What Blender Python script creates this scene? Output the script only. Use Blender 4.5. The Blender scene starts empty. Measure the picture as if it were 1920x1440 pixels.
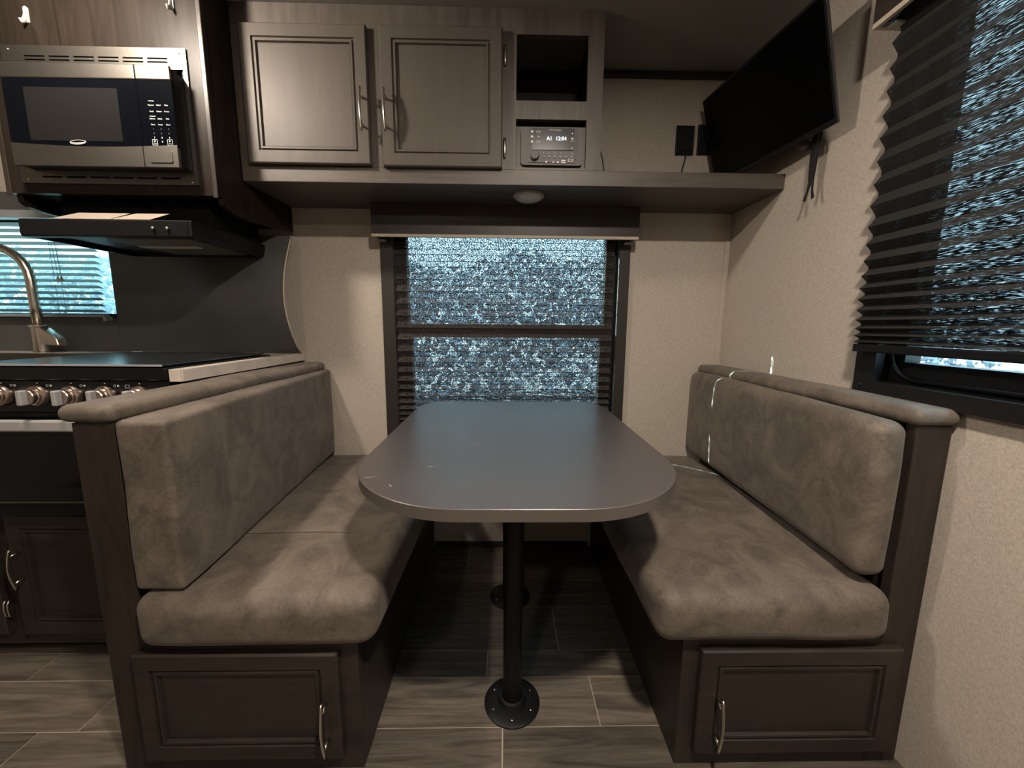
import bpy, bmesh, math, random
from mathutils import Vector, Matrix, noise
random.seed(7)
S = bpy.context.scene
COL = S.collection

# ---------------------------------------------------------------- camera
F, CZ = 740.0, 1.07
YAW, PITCH, ROLL = 0.0195711, 0.1483828, 0.0082820
fw = Vector((math.sin(YAW) * math.cos(PITCH), math.cos(YAW) * math.cos(PITCH), -math.sin(PITCH)))
rt = Vector((math.cos(YAW), -math.sin(YAW), 0))
dn = fw.cross(rt)
rt, dn = math.cos(ROLL) * rt - math.sin(ROLL) * dn, math.sin(ROLL) * rt + math.cos(ROLL) * dn
cd = bpy.data.cameras.new('camera')
cd.sensor_width = 36.0
cd.lens = F / 1920 * 36
cd.clip_start = 0.02
cam = bpy.data.objects.new('camera', cd)
COL.objects.link(cam)
m = Matrix.Identity(4)
for i in range(3):
    m[i][0], m[i][1], m[i][2] = rt[i], -dn[i], -fw[i]
m[0][3], m[1][3], m[2][3] = 0, 0, CZ
cam.matrix_world = m
S.camera = cam

# ---------------------------------------------------------------- view, world, sun, lamps
S.view_settings.view_transform = 'Standard'
S.view_settings.look = 'None'
S.view_settings.gamma = 1
S.view_settings.use_curve_mapping = False
S.view_settings.exposure = 2.0
S.cycles.max_bounces = 8
S.cycles.transparent_max_bounces = 16
S.cycles.use_denoising = True
S.cycles.sample_clamp_indirect = 6
S.cycles.caustics_reflective = False
S.cycles.caustics_refractive = False

w = bpy.data.worlds.new('sky')
S.world = w
w.use_nodes = True
bg = w.node_tree.nodes['Background']
bg.inputs[0].default_value = (0.68, 0.86, 1.0, 1)
bg.inputs[1].default_value = 1.7

sl = bpy.data.lights.new('sun', 'SUN')
sl.energy = 24
sl.angle = 0.009
sl.color = (1.0, 1.0, 0.93)
so = bpy.data.objects.new('sun', sl)
COL.objects.link(so)
so.rotation_euler = Vector((0.825, -0.563, -0.66)).to_track_quat('-Z', 'Y').to_euler()

LAMPS = [((-1.15, 0.92, 2.045), 11.5, .045, 'POINT'), ((0.25, 0.02, 2.085), 10.0, .06, 'AREA'), ((-0.7, -1.1, 2.085), 3.0, .06, 'AREA')]  # last one is an unseen fill lamp added to lift the interior
LAMPCOL = (1.0, 0.88, 0.75)
for i, (p, e, r, lk) in enumerate(LAMPS):
    l = bpy.data.lights.new('lamp', lk)
    if lk == 'AREA':
        l.shape = 'DISK'
        l.size = 2 * r
    else:
        l.shadow_soft_size = r
    l.energy = e
    l.color = LAMPCOL
    o = bpy.data.objects.new('lamp_light', l)
    COL.objects.link(o)
    o.location = p

# ---------------------------------------------------------------- materials
MATS = {}


def new_mat(name):
    mt = bpy.data.materials.new(name)
    mt.use_nodes = True
    nt = mt.node_tree
    b = nt.nodes['Principled BSDF']
    MATS[name] = mt
    return mt, nt, b


def N(nt, t, **k):
    n = nt.nodes.new(t)
    for a, v in k.items():
        setattr(n, a, v)
    return n


def plain(name, col, rough=.5, metal=0., spec=.5, emit=None, es=1., noise_amt=0., noise_scale=20., bump=0., bump_scale=200., coat=0.):
    mt, nt, b = new_mat(name)
    b.inputs['Base Color'].default_value = (*col, 1)
    b.inputs['Roughness'].default_value = rough
    b.inputs['Metallic'].default_value = metal
    b.inputs['Specular IOR Level'].default_value = spec
    b.inputs['Coat Weight'].default_value = coat
    if emit:
        b.inputs['Emission Color'].default_value = (*emit, 1)
        b.inputs['Emission Strength'].default_value = es
    tc = N(nt, 'ShaderNodeTexCoord')
    if noise_amt:
        n = N(nt, 'ShaderNodeTexNoise')
        n.inputs['Scale'].default_value = noise_scale
        n.inputs['Detail'].default_value = 5
        nt.links.new(tc.outputs['Object'], n.inputs['Vector'])
        r = N(nt, 'ShaderNodeMapRange')
        r.inputs[3].default_value = 1 - noise_amt
        r.inputs[4].default_value = 1 + noise_amt
        nt.links.new(n.outputs['Fac'], r.inputs[0])
        mx = N(nt, 'ShaderNodeVectorMath', operation='SCALE')
        mx.inputs[0].default_value = col
        nt.links.new(r.outputs[0], mx.inputs['Scale'])
        nt.links.new(mx.outputs[0], b.inputs['Base Color'])
    if bump:
        n = N(nt, 'ShaderNodeTexNoise')
        n.inputs['Scale'].default_value = bump_scale
        n.inputs['Detail'].default_value = 3
        nt.links.new(tc.outputs['Object'], n.inputs['Vector'])
        bp = N(nt, 'ShaderNodeBump')
        bp.inputs['Strength'].default_value = bump
        bp.inputs['Distance'].default_value = .002
        nt.links.new(n.outputs['Fac'], bp.inputs['Height'])
        nt.links.new(bp.outputs[0], b.inputs['Normal'])
    return mt


def wood(name, c1, c2, axis, rough=.4, knot=False, spec=.5, rnd=0.0):
    """wood laminate with stretched grain along axis"""
    mt, nt, b = new_mat(name)
    tc = N(nt, 'ShaderNodeTexCoord')
    mp = N(nt, 'ShaderNodeMapping')
    sc = [14.0, 14.0, 14.0]
    sc['xyz'.index(axis)] = 1.3
    mp.inputs['Scale'].default_value = sc
    vec = tc.outputs['Object']
    oi = None
    if rnd:
        oi = N(nt, 'ShaderNodeObjectInfo')
        ml = N(nt, 'ShaderNodeVectorMath', operation='SCALE')
        ml.inputs[0].default_value = (13.1, 7.7, 5.3)
        nt.links.new(oi.outputs['Random'], ml.inputs['Scale'])
        ad = N(nt, 'ShaderNodeVectorMath', operation='ADD')
        nt.links.new(vec, ad.inputs[0])
        nt.links.new(ml.outputs[0], ad.inputs[1])
        vec = ad.outputs[0]
    nt.links.new(vec, mp.inputs['Vector'])
    n1 = N(nt, 'ShaderNodeTexNoise')
    n1.inputs['Scale'].default_value = 1.6
    n1.inputs['Detail'].default_value = 7
    n1.inputs['Distortion'].default_value = 1.2 if not knot else 2.2
    nt.links.new(mp.outputs[0], n1.inputs['Vector'])
    n2 = N(nt, 'ShaderNodeTexNoise')
    n2.inputs['Scale'].default_value = 14
    n2.inputs['Detail'].default_value = 4
    nt.links.new(mp.outputs[0], n2.inputs['Vector'])
    mm = N(nt, 'ShaderNodeMath', operation='MULTIPLY_ADD')
    mm.inputs[1].default_value = .35
    nt.links.new(n2.outputs['Fac'], mm.inputs[0])
    nt.links.new(n1.outputs['Fac'], mm.inputs[2])
    cr = N(nt, 'ShaderNodeValToRGB')
    cr.color_ramp.elements[0].position = .38 + .1
    cr.color_ramp.elements[0].color = (*c1, 1)
    cr.color_ramp.elements[1].position = .9
    cr.color_ramp.elements[1].color = (*c2, 1)
    nt.links.new(mm.outputs[0], cr.inputs[0])
    out = cr.outputs[0]
    if rnd:
        r = N(nt, 'ShaderNodeMapRange')
        r.inputs[3].default_value = 1 - rnd
        r.inputs[4].default_value = 1 + rnd
        nt.links.new(oi.outputs['Random'], r.inputs[0])
        mx = N(nt, 'ShaderNodeVectorMath', operation='SCALE')
        nt.links.new(out, mx.inputs[0])
        nt.links.new(r.outputs[0], mx.inputs['Scale'])
        out = mx.outputs[0]
    nt.links.new(out, b.inputs['Base Color'])
    b.inputs['Roughness'].default_value = rough
    b.inputs['Specular IOR Level'].default_value = spec
    bp = N(nt, 'ShaderNodeBump')
    bp.inputs['Strength'].default_value = .12
    bp.inputs['Distance'].default_value = .001
    nt.links.new(mm.outputs[0], bp.inputs['Height'])
    nt.links.new(bp.outputs[0], b.inputs['Normal'])
    return mt


WC1, WC2 = (.018, .013, .0098), (.036, .027, .0205)
wood_x = wood('wood_grain_x', WC1, WC2, 'x', .46)
wood_y = wood('wood_grain_y', WC1, WC2, 'y', .46)
wood_z = wood('wood_grain_z', WC1, WC2, 'z', .40, knot=True, spec=.4)
wood_mc_dimmed = wood('wood_grain_z_dimmed', (.011, .008, .006), (.024, .018, .0135), 'z', .40, knot=True, spec=.18)  # same cabinet wood, darkened to offset the lamp close to it
wood_door = wood('wood_door', (.070, .059, .049), (.082, .069, .057), 'z', .5, spec=.35)
wood_lite = wood('wood_frame', (.062, .051, .042), (.105, .087, .072), 'x', .46)
wood_litez = wood('wood_frame_z', (.062, .051, .042), (.105, .087, .072), 'z', .46)
plank_m = wood('vinyl_plank', (.055, .045, .036), (.165, .137, .110), 'x', .42, knot=True, rnd=.32)
grout_m = plain('grout', (.36, .31, .25), .7, noise_amt=.1)
black_pl = plain('black_plastic', (.005, .005, .0055), .45, spec=.25)
black_mt = plain('black_matte', (.004, .004, .004), .8, spec=.1)
black_en = plain('black_enamel', (.004, .005, .006), .25, spec=.35)
frame_bl = plain('black_window_frame', (.006, .0055, .005), .5, bump=.1, spec=.3)
trim_br = plain('brown_window_trim', (.020, .016, .013), .5)
steel = plain('brushed_steel', (.25, .235, .21), .40, metal=1., noise_amt=.08, noise_scale=90)
steel_b = plain('satin_steel_handle', (.55, .54, .55), .35, metal=.3)
chrome = plain('brushed_nickel', (.68, .63, .55), .24, metal=1.)
knob_m = plain('nickel_knob', (.58, .47, .40), .30, metal=1.)
glass_blk = plain('black_glass', (.002, .0025, .004), .1, spec=.3)
screen_m = plain('tv_screen', (.001, .001, .001), .3, spec=.10)
mw_win = plain('microwave_window', (.010, .0095, .0095), .3, spec=.25)
stereo_m = plain('grey_stereo_plastic', (.085, .078, .070), .5)
stereo_d = plain('dark_grey_plastic', (.050, .046, .042), .45)
white_pl = plain('white_plastic', (.42, .40, .36), .5)
cream = plain('cream_edge', (.50, .43, .33), .6)
ceil_m = plain('ceiling_panel', (.26, .24, .225), .7, bump=.08, bump_scale=60)
slat_m = plain('aluminium_slat', (.34, .36, .36), .4)
white_print = plain('white_print', (.75, .75, .72), .5)
lens_m = plain('frosted_lens', (.62, .60, .56), .45)
led_m = plain('lamp_diffuser', (.9, .85, .75), .5, emit=(1, .82, .6), es=4)
lcd_m = plain('lcd_digits', (.1, .2, .4), .5, emit=(.55, .75, 1.0), es=1.1)
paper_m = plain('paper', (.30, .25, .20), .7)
marble = plain('marble_laminate', (.62, .55, .48), .28, noise_amt=.28, noise_scale=16)
splash_m = plain('grey_vinyl_padding', (.080, .082, .078), .55, noise_amt=.16, noise_scale=11, bump=.25, bump_scale=14)
table_m = plain('dark_table_laminate', (.066, .058, .056), .33, noise_amt=.10, noise_scale=30, bump=.04, bump_scale=500)
table_e = plain('table_edge_band', (.10, .085, .075), .35)
cord_m = plain('black_cord', (.012, .012, .012), .5)
concrete = plain('concrete', (.34, .36, .38), .9, noise_amt=.25, noise_scale=1.5)
gravel = plain('dark_gravel', (.10, .115, .135), .9, noise_amt=.5, noise_scale=2.5)
leaf_m = plain('hazy_leaves', (.36, .40, .44), .9, noise_amt=.6, noise_scale=1.3)  # distance haze is put into this pale bluish leaf colour
blocker_grey = plain('grey_blocker', (.35, .36, .38), .8, noise_amt=.2, noise_scale=4)  # only for the added sun blocker


def suede(name, c, c2):
    mt, nt, b = new_mat(name)
    tc = N(nt, 'ShaderNodeTexCoord')
    n1 = N(nt, 'ShaderNodeTexNoise')
    n1.inputs['Scale'].default_value = 9
    n1.inputs['Detail'].default_value = 9
    n1.inputs['Roughness'].default_value = .62
    n1.inputs['Distortion'].default_value = 1.0
    n2 = N(nt, 'ShaderNodeTexNoise')
    n2.inputs['Scale'].default_value = 55
    n2.inputs['Detail'].default_value = 8
    n2.inputs['Distortion'].default_value = 3.
    nt.links.new(tc.outputs['Object'], n1.inputs['Vector'])
    nt.links.new(tc.outputs['Object'], n2.inputs['Vector'])
    mm = N(nt, 'ShaderNodeMath', operation='MULTIPLY_ADD')
    mm.inputs[1].default_value = .4
    nt.links.new(n2.outputs['Fac'], mm.inputs[0])
    nt.links.new(n1.outputs['Fac'], mm.inputs[2])
    cr = N(nt, 'ShaderNodeValToRGB')
    cr.color_ramp.elements[0].position = .54
    cr.color_ramp.elements[0].color = (*c, 1)
    cr.color_ramp.elements[1].position = .84
    cr.color_ramp.elements[1].color = (*c2, 1)
    nt.links.new(mm.outputs[0], cr.inputs[0])
    nt.links.new(cr.outputs[0], b.inputs['Base Color'])
    b.inputs['Roughness'].default_value = .62
    b.inputs['Specular IOR Level'].default_value = .35
    b.inputs['Sheen Weight'].default_value = .08
    b.inputs['Sheen Roughness'].default_value = .5
    bp = N(nt, 'ShaderNodeBump')
    bp.inputs['Strength'].default_value = .22
    bp.inputs['Distance'].default_value = .0015
    nt.links.new(n2.outputs['Fac'], bp.inputs['Height'])
    nt.links.new(bp.outputs[0], b.inputs['Normal'])
    return mt


suede_m = suede('taupe_suede', (.074, .058, .045), (.155, .125, .099))
seam_m = plain('seam_thread', (.17, .14, .11), .8)


def wallpaper():
    mt, nt, b = new_mat('linen_wallpaper')
    tc = N(nt, 'ShaderNodeTexCoord')
    outs = []
    for sc in ((90, 90, 520), (520, 520, 90)):
        mp = N(nt, 'ShaderNodeMapping')
        mp.inputs['Scale'].default_value = sc
        n = N(nt, 'ShaderNodeTexNoise')
        n.inputs['Scale'].default_value = 1
        n.inputs['Detail'].default_value = 3
        nt.links.new(tc.outputs['Object'], mp.inputs['Vector'])
        nt.links.new(mp.outputs[0], n.inputs['Vector'])
        outs.append(n.outputs['Fac'])
    ad = N(nt, 'ShaderNodeMath', operation='ADD')
    nt.links.new(outs[0], ad.inputs[0])
    nt.links.new(outs[1], ad.inputs[1])
    cr = N(nt, 'ShaderNodeValToRGB')
    cr.color_ramp.elements[0].position = .36
    cr.color_ramp.elements[0].color = (.36, .315, .265, 1)
    cr.color_ramp.elements[1].position = .70
    cr.color_ramp.elements[1].color = (.58, .52, .445, 1)
    hf = N(nt, 'ShaderNodeMath', operation='MULTIPLY')
    hf.inputs[1].default_value = .5
    nt.links.new(ad.outputs[0], hf.inputs[0])
    nt.links.new(hf.outputs[0], cr.inputs[0])
    nt.links.new(cr.outputs[0], b.inputs['Base Color'])
    b.inputs['Roughness'].default_value = .6
    b.inputs['Specular IOR Level'].default_value = .35
    bp = N(nt, 'ShaderNodeBump')
    bp.inputs['Strength'].default_value = .35
    bp.inputs['Distance'].default_value = .001
    nt.links.new(ad.outputs[0], bp.inputs['Height'])
    nt.links.new(bp.outputs[0], b.inputs['Normal'])
    return mt


wall_m = wallpaper()


def sheer(name, sx, open_lo, open_hi, lo=.0, hi=1.0, col=(.028, .023, .020)):
    """loosely woven dark fabric: threads with irregular holes between them"""
    mt, nt, b = new_mat(name)
    tc = N(nt, 'ShaderNodeTexCoord')
    mp = N(nt, 'ShaderNodeMapping')
    mp.inputs['Scale'].default_value = sx
    n = N(nt, 'ShaderNodeTexNoise')
    n.inputs['Scale'].default_value = 1
    n.inputs['Detail'].default_value = 2.5
    nt.links.new(tc.outputs['Object'], mp.inputs['Vector'])
    nt.links.new(mp.outputs[0], n.inputs['Vector'])
    r = N(nt, 'ShaderNodeMapRange')
    r.inputs[1].default_value = open_lo
    r.inputs[2].default_value = open_hi
    r.inputs[3].default_value = lo
    r.inputs[4].default_value = hi
    nt.links.new(n.outputs['Fac'], r.inputs[0])
    tr = N(nt, 'ShaderNodeBsdfTransparent')
    tr.inputs[0].default_value = (1, 1, 1, 1)
    mx = N(nt, 'ShaderNodeMixShader')
    b.inputs['Base Color'].default_value = (*col, 1)
    b.inputs['Roughness'].default_value = .8
    nt.links.new(r.outputs[0], mx.inputs[0])
    nt.links.new(b.outputs[0], mx.inputs[1])
    nt.links.new(tr.outputs[0], mx.inputs[2])
    nt.links.new(mx.outputs[0], nt.nodes['Material Output'].inputs[0])
    return mt


sheer_m = sheer('sheer_black_weave', (230, 230, 300), .50, .62, .03, .60)
sheer_r = sheer('sheer_black_weave_side', (200, 60, 900), .53, .66, .0, .25, (.009, .008, .007))
sheer_shaded = sheer('sheer_black_weave_shaded', (200, 60, 900), .58, .74, .0, .12, (.009, .008, .007))  # less open copy, shades every second pleat in place of its tilt


def pane(name, tint, fac):
    mt, nt, b = new_mat(name)
    tr = N(nt, 'ShaderNodeBsdfTransparent')
    tr.inputs[0].default_value = (*tint, 1)
    gl = N(nt, 'ShaderNodeBsdfGlossy')
    gl.inputs['Roughness'].default_value = .02
    mx = N(nt, 'ShaderNodeMixShader')
    mx.inputs[0].default_value = fac
    nt.links.new(tr.outputs[0], mx.inputs[1])
    nt.links.new(gl.outputs[0], mx.inputs[2])
    nt.links.new(mx.outputs[0], nt.nodes['Material Output'].inputs[0])
    return mt


pane_m = pane('tinted_window_glass', (.72, .84, .86), .05)

# ---------------------------------------------------------------- mesh helpers
ORG = {}
OPEN = set()


def obj(name, bm, mat, parent=None, smooth=False, label=None, cat=None, group=None, kind=None, autosmooth=None):
    if parent is not None:
        top = parent
        while top.parent:
            top = top.parent
        org = ORG[top.name]
    else:
        org = Vector((0, 0, 0))
        if label and cat:
            vs = [v.co for v in bm.verts]
            org = Vector(((min(v.x for v in vs) + max(v.x for v in vs)) / 2, (min(v.y for v in vs) + max(v.y for v in vs)) / 2, min(v.z for v in vs)))
    for v in bm.verts:
        v.co -= org
    me = bpy.data.meshes.new(name)
    bmesh.ops.recalc_face_normals(bm, faces=bm.faces) if id(bm) not in OPEN else OPEN.discard(id(bm))
    bm.to_mesh(me)
    bm.free()
    if smooth:
        for p in me.polygons:
            p.use_smooth = True
        if autosmooth:
            me.set_sharp_from_angle(angle=math.radians(autosmooth))
    me.materials.append(mat)
    o = bpy.data.objects.new(name, me)
    COL.objects.link(o)
    if parent is not None:
        o.parent = parent
    else:
        o.location = org
        ORG[o.name] = org.copy()
    if label:
        o['label'] = label
    if cat:
        o['category'] = cat
    if group:
        o['group'] = group
    if kind:
        o['kind'] = kind
    return o


def thing(name, label, cat, loc, group=None):
    o = bpy.data.objects.new(name, None)
    COL.objects.link(o)
    o.empty_display_size = .05
    o.location = loc
    ORG[o.name] = Vector(loc)
    o['label'] = label
    o['category'] = cat
    if group:
        o['group'] = group
    return o


def B():
    return bmesh.new()


def box(bm, x0, x1, y0, y1, z0, z1, bev=0., seg=2):
    if x0 > x1: x0, x1 = x1, x0
    if y0 > y1: y0, y1 = y1, y0
    if z0 > z1: z0, z1 = z1, z0
    r = bmesh.ops.create_cube(bm, size=1)
    vs = r['verts']
    for v in vs:
        v.co = Vector((x0 if v.co.x < 0 else x1, y0 if v.co.y < 0 else y1, z0 if v.co.z < 0 else z1))
    if bev:
        es = list({e for v in vs for e in v.link_edges})
        bmesh.ops.bevel(bm, geom=es, offset=min(bev, .45 * min(x1 - x0, y1 - y0, z1 - z0)), segments=seg, affect='EDGES', profile=.5)
    return bm


def bx(*a, **k):
    return box(B(), *a, **k)


def tube(bm, pts, r, seg=10, caps=True, flat=None):
    """sweep; r float or list; flat=(a,b) elliptical radii"""
    pts = [Vector(p) for p in pts]
    n = len(pts)
    T = []
    for i in range(n):
        a = pts[max(i - 1, 0)]
        c = pts[min(i + 1, n - 1)]
        T.append((c - a).normalized())
    up = Vector((0, 0, 1)) if abs(T[0].z) < .9 else Vector((1, 0, 0))
    u = (up - T[0] * up.dot(T[0])).normalized()
    rings = []
    for i in range(n):
        u = (u - T[i] * u.dot(T[i])).normalized()
        v = T[i].cross(u)
        ri = r[i] if isinstance(r, (list, tuple)) else r
        ring = []
        for k in range(seg):
            a = 2 * math.pi * k / seg
            ra, rb = (ri, ri) if flat is None else (ri * flat[0], ri * flat[1])
            ring.append(bm.verts.new(pts[i] + u * math.cos(a) * ra + v * math.sin(a) * rb))
        rings.append(ring)
    for i in range(n - 1):
        for k in range(seg):
            bm.faces.new((rings[i][k], rings[i][(k + 1) % seg], rings[i + 1][(k + 1) % seg], rings[i + 1][k]))
    if caps:
        bm.faces.new(rings[0][::-1])
        bm.faces.new(rings[-1])
    return bm


def cyl(bm, a, b_, r, seg=20):
    return tube(bm, [a, b_], r, seg)


def lathe(bm, base, axis, prof, seg=28):
    """prof: list of (radius, height) along axis from base"""
    base = Vector(base)
    ax = Vector(axis).normalized()
    up = Vector((0, 0, 1)) if abs(ax.z) < .9 else Vector((1, 0, 0))
    u = (up - ax * up.dot(ax)).normalized()
    v = ax.cross(u)
    rings = []
    for (r, h) in prof:
        if r < 1e-6:
            rings.append([bm.verts.new(base + ax * h)])
        else:
            rings.append([bm.verts.new(base + ax * h + u * math.cos(2 * math.pi * k / seg) * r + v * math.sin(2 * math.pi * k / seg) * r) for k in range(seg)])
    for i in range(len(rings) - 1):
        a, c = rings[i], rings[i + 1]
        for k in range(seg):
            k2 = (k + 1) % seg
            if len(a) == 1 and len(c) == 1:
                continue
            if len(a) == 1:
                bm.faces.new((a[0], c[k], c[k2]))
            elif len(c) == 1:
                bm.faces.new((a[k], c[0], a[k2]))
            else:
                bm.faces.new((a[k], c[k], c[k2], a[k2]))
    if len(rings[0]) > 1:
        bm.faces.new(rings[0])
    if len(rings[-1]) > 1:
        bm.faces.new(rings[-1][::-1])
    return bm


def prism(bm, poly, axis, a, b_):
    """extrude polygon (list of 2D) along axis between a and b. axis x: poly=(y,z); y: (x,z); z: (x,y)"""
    def P(p, t):
        return {'x': (t, p[0], p[1]), 'y': (p[0], t, p[1]), 'z': (p[0], p[1], t)}[axis]
    va = [bm.verts.new(P(p, a)) for p in poly]
    vb = [bm.verts.new(P(p, b_)) for p in poly]
    n = len(poly)
    bm.faces.new(va)
    bm.faces.new(vb[::-1])
    for i in range(n):
        bm.faces.new((va[i], vb[i], vb[(i + 1) % n], va[(i + 1) % n]))
    return bm


def slab(axis, u0, u1, v0, v1, w0, w1, holes, bm=None):
    """plate with rectangular holes. axis = normal axis; (u,v) = the other two in xyz order"""
    bm = bm or B()
    us = sorted({u0, u1, *[h[0] for h in holes], *[h[1] for h in holes]})
    vs = sorted({v0, v1, *[h[2] for h in holes], *[h[3] for h in holes]})
    us = [u for u in us if u0 <= u <= u1]
    vs = [v for v in vs if v0 <= v <= v1]

    def P(u, v, w_):
        return {'x': (w_, u, v), 'y': (u, w_, v), 'z': (u, v, w_)}[axis]

    def solid(i, j):
        if i < 0 or j < 0 or i >= len(us) - 1 or j >= len(vs) - 1:
            return False
        cu, cv = (us[i] + us[i + 1]) / 2, (vs[j] + vs[j + 1]) / 2
        return not any(h[0] < cu < h[1] and h[2] < cv < h[3] for h in holes)
    cache = {}

    def V(i, j, k):
        if (i, j, k) not in cache:
            cache[(i, j, k)] = bm.verts.new(P(us[i], vs[j], (w0, w1)[k]))
        return cache[(i, j, k)]
    for i in range(len(us) - 1):
        for j in range(len(vs) - 1):
            if not solid(i, j):
                continue
            for k in (0, 1):
                bm.faces.new((V(i, j, k), V(i + 1, j, k), V(i + 1, j + 1, k), V(i, j + 1, k)))
            for (di, dj, a, c) in ((-1, 0, (i, j), (i, j + 1)), (1, 0, (i + 1, j), (i + 1, j + 1)), (0, -1, (i, j), (i + 1, j)), (0, 1, (i, j + 1), (i + 1, j + 1))):
                if not solid(i + di, j + dj):
                    bm.faces.new((V(*a, 0), V(*c, 0), V(*c, 1), V(*a, 1)))
    return bm


def rounded(x0, x1, y0, y1, z0, z1, r, puff=(0, 0, 0), fn=None, jit=0., n=14):
    """soft cushion: rounded box with crown"""
    bm = B()

    def cuts(h, r_):
        a = [-h + r_ * (1 - math.cos(t * math.pi / 12)) for t in range(0, 6)]
        k = [-h + r_ + (2 * h - 2 * r_) * i / n for i in range(n + 1)]
        return a + k + [-q for q in a[::-1]]
    H = ((x1 - x0) / 2, (y1 - y0) / 2, (z1 - z0) / 2)
    C = Vector(((x0 + x1) / 2, (y0 + y1) / 2, (z0 + z1) / 2))
    r = min(r, *[h * .98 for h in H])
    cs = [cuts(h, r) for h in H]
    cache = {}

    def V(p):
        key = tuple(round(q, 6) for q in p)
        if key not in cache:
            v = Vector(p)
            inner = Vector([max(-H[k] + r, min(H[k] - r, v[k])) for k in range(3)])
            d = v - inner
            if d.length > 1e-9:
                v = inner + d.normalized() * r
            q = [v[k] / H[k] for k in range(3)]
            for k in range(3):
                o = [j for j in range(3) if j != k]
                v[k] += puff[k] * q[k] * (1 - q[o[0]] ** 2) * (1 - q[o[1]] ** 2)
            v += C
            if jit:
                v += noise.noise_vector(v * 5.0) * jit + noise.noise_vector(v * 14.0) * jit * .3
            if fn:
                v = fn(v)
            cache[key] = bm.verts.new(v)
        return cache[key]
    for k in range(3):
        a, c = [j for j in range(3) if j != k]
        for s in (-1, 1):
            for i in range(len(cs[a]) - 1):
                for j in range(len(cs[c]) - 1):
                    q = []
                    for (ii, jj) in ((i, j), (i + 1, j), (i + 1, j + 1), (i, j + 1)):
                        p = [0, 0, 0]
                        p[k] = s * H[k]
                        p[a] = cs[a][ii]
                        p[c] = cs[c][jj]
                        q.append(V(p))
                    if len(set(q)) == 4:
                        try:
                            bm.faces.new(q)
                        except ValueError:
                            pass
    return bm


def panel_door(x0, x1, z0, z1, yf, th, fwid):
    """door with recessed centre panel and double bead; front faces -Y at y=yf"""
    bm = B()
    prof = [(0, th), (0, .004), (.004, 0), (fwid - .002, 0), (fwid, .006), (fwid + .003, .006), (fwid + .005, .0012), (fwid + .011, .0012), (fwid + .013, .009), (fwid + .016, .0085)]
    loops = []
    for ins, dy in prof:
        loops.append([bm.verts.new((x, yf + dy, z)) for x, z in ((x0 + ins, z0 + ins), (x1 - ins, z0 + ins), (x1 - ins, z1 - ins), (x0 + ins, z1 - ins))])
    for a, c in zip(loops, loops[1:]):
        for k in range(4):
            bm.faces.new((a[k], a[(k + 1) % 4], c[(k + 1) % 4], c[k]))
    bm.faces.new(loops[-1])
    bm.faces.new(loops[0][::-1])
    return bm


def bow_handle(x, z0, z1, yf, parent, label=None, mat=None, wid=.011, out=.024):
    """arched pull, vertical, on a face at y=yf looking -Y"""
    bm = B()
    n = 14
    pts = []
    for i in range(n + 1):
        t = i / n
        pts.append((x, yf - out + .004 - .011 * math.sin(math.pi * t), z0 + (z1 - z0) * t))
    tube(bm, pts, 1.0, 8, flat=(.0032, wid / 2 + .0008))
    for t in (.16, .84):
        z = z0 + (z1 - z0) * t
        cyl(bm, (x, yf, z), (x, yf - out + .0, z), .0042, 8)
    return obj('handle', bm, mat or chrome, parent, smooth=True, label=label)


def text(name, s, size, loc, mat, parent, align='CENTER', rx=math.pi / 2, extr=.0003):
    cu = bpy.data.curves.new(name, 'FONT')
    cu.body = s
    cu.size = size
    cu.align_x = align
    cu.align_y = 'CENTER'
    cu.extrude = extr
    cu.resolution_u = 2
    o = bpy.data.objects.new('tmp', cu)
    COL.objects.link(o)
    dg = bpy.context.evaluated_depsgraph_get()
    me = bpy.data.meshes.new_from_object(o.evaluated_get(dg))
    bpy.data.objects.remove(o)
    bpy.data.curves.remove(cu)
    me.transform(Matrix.Translation(loc) @ Matrix.Rotation(rx, 4, 'X'))
    bm = B()
    bm.from_mesh(me)
    bpy.data.meshes.remove(me)

    return obj(name, bm, mat, parent)


# ================================================================ SETTING
D, XR, ZC = 1.79, .99, 2.105
XL, YB = -2.9, -2.2
# window openings
BW = (-.485, .50, .53, 1.46)          # back window opening
KW = (-2.45, -1.70, 1.085, 1.50)      # kitchen window
RW = (-.35, 1.015, .930, 1.86)        # right window (y0,y1,z0,z1)
obj('wall_back', slab('y', XL - .05, XR + .05, -.05, ZC, D, D + .05, [BW, KW]), wall_m, kind='structure')
obj('wall_right', slab('x', YB - .05, D, -.05, ZC, XR, XR + .05, [RW]), wall_m, kind='structure')
obj('wall_left', bx(XL - .05, XL, YB - .05, D, -.05, ZC), wall_m, kind='structure')
obj('wall_front', bx(XL, XR, YB - .05, YB, -.05, ZC), wall_m, kind='structure')
obj('ceiling', bx(XL - .05, XR + .05, YB - .05, D + .05, ZC, ZC + .05), ceil_m, kind='structure')
obj('trim_1', bx(.335, XR - .001, D - .016, D - .0005, ZC - .026, ZC - .0005, bev=.003), trim_br, kind='structure')
obj('trim_2', bx(.966, .984, D - .004, D - .0005, .35, 1.55, bev=.001), wall_m, kind='structure')

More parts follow.
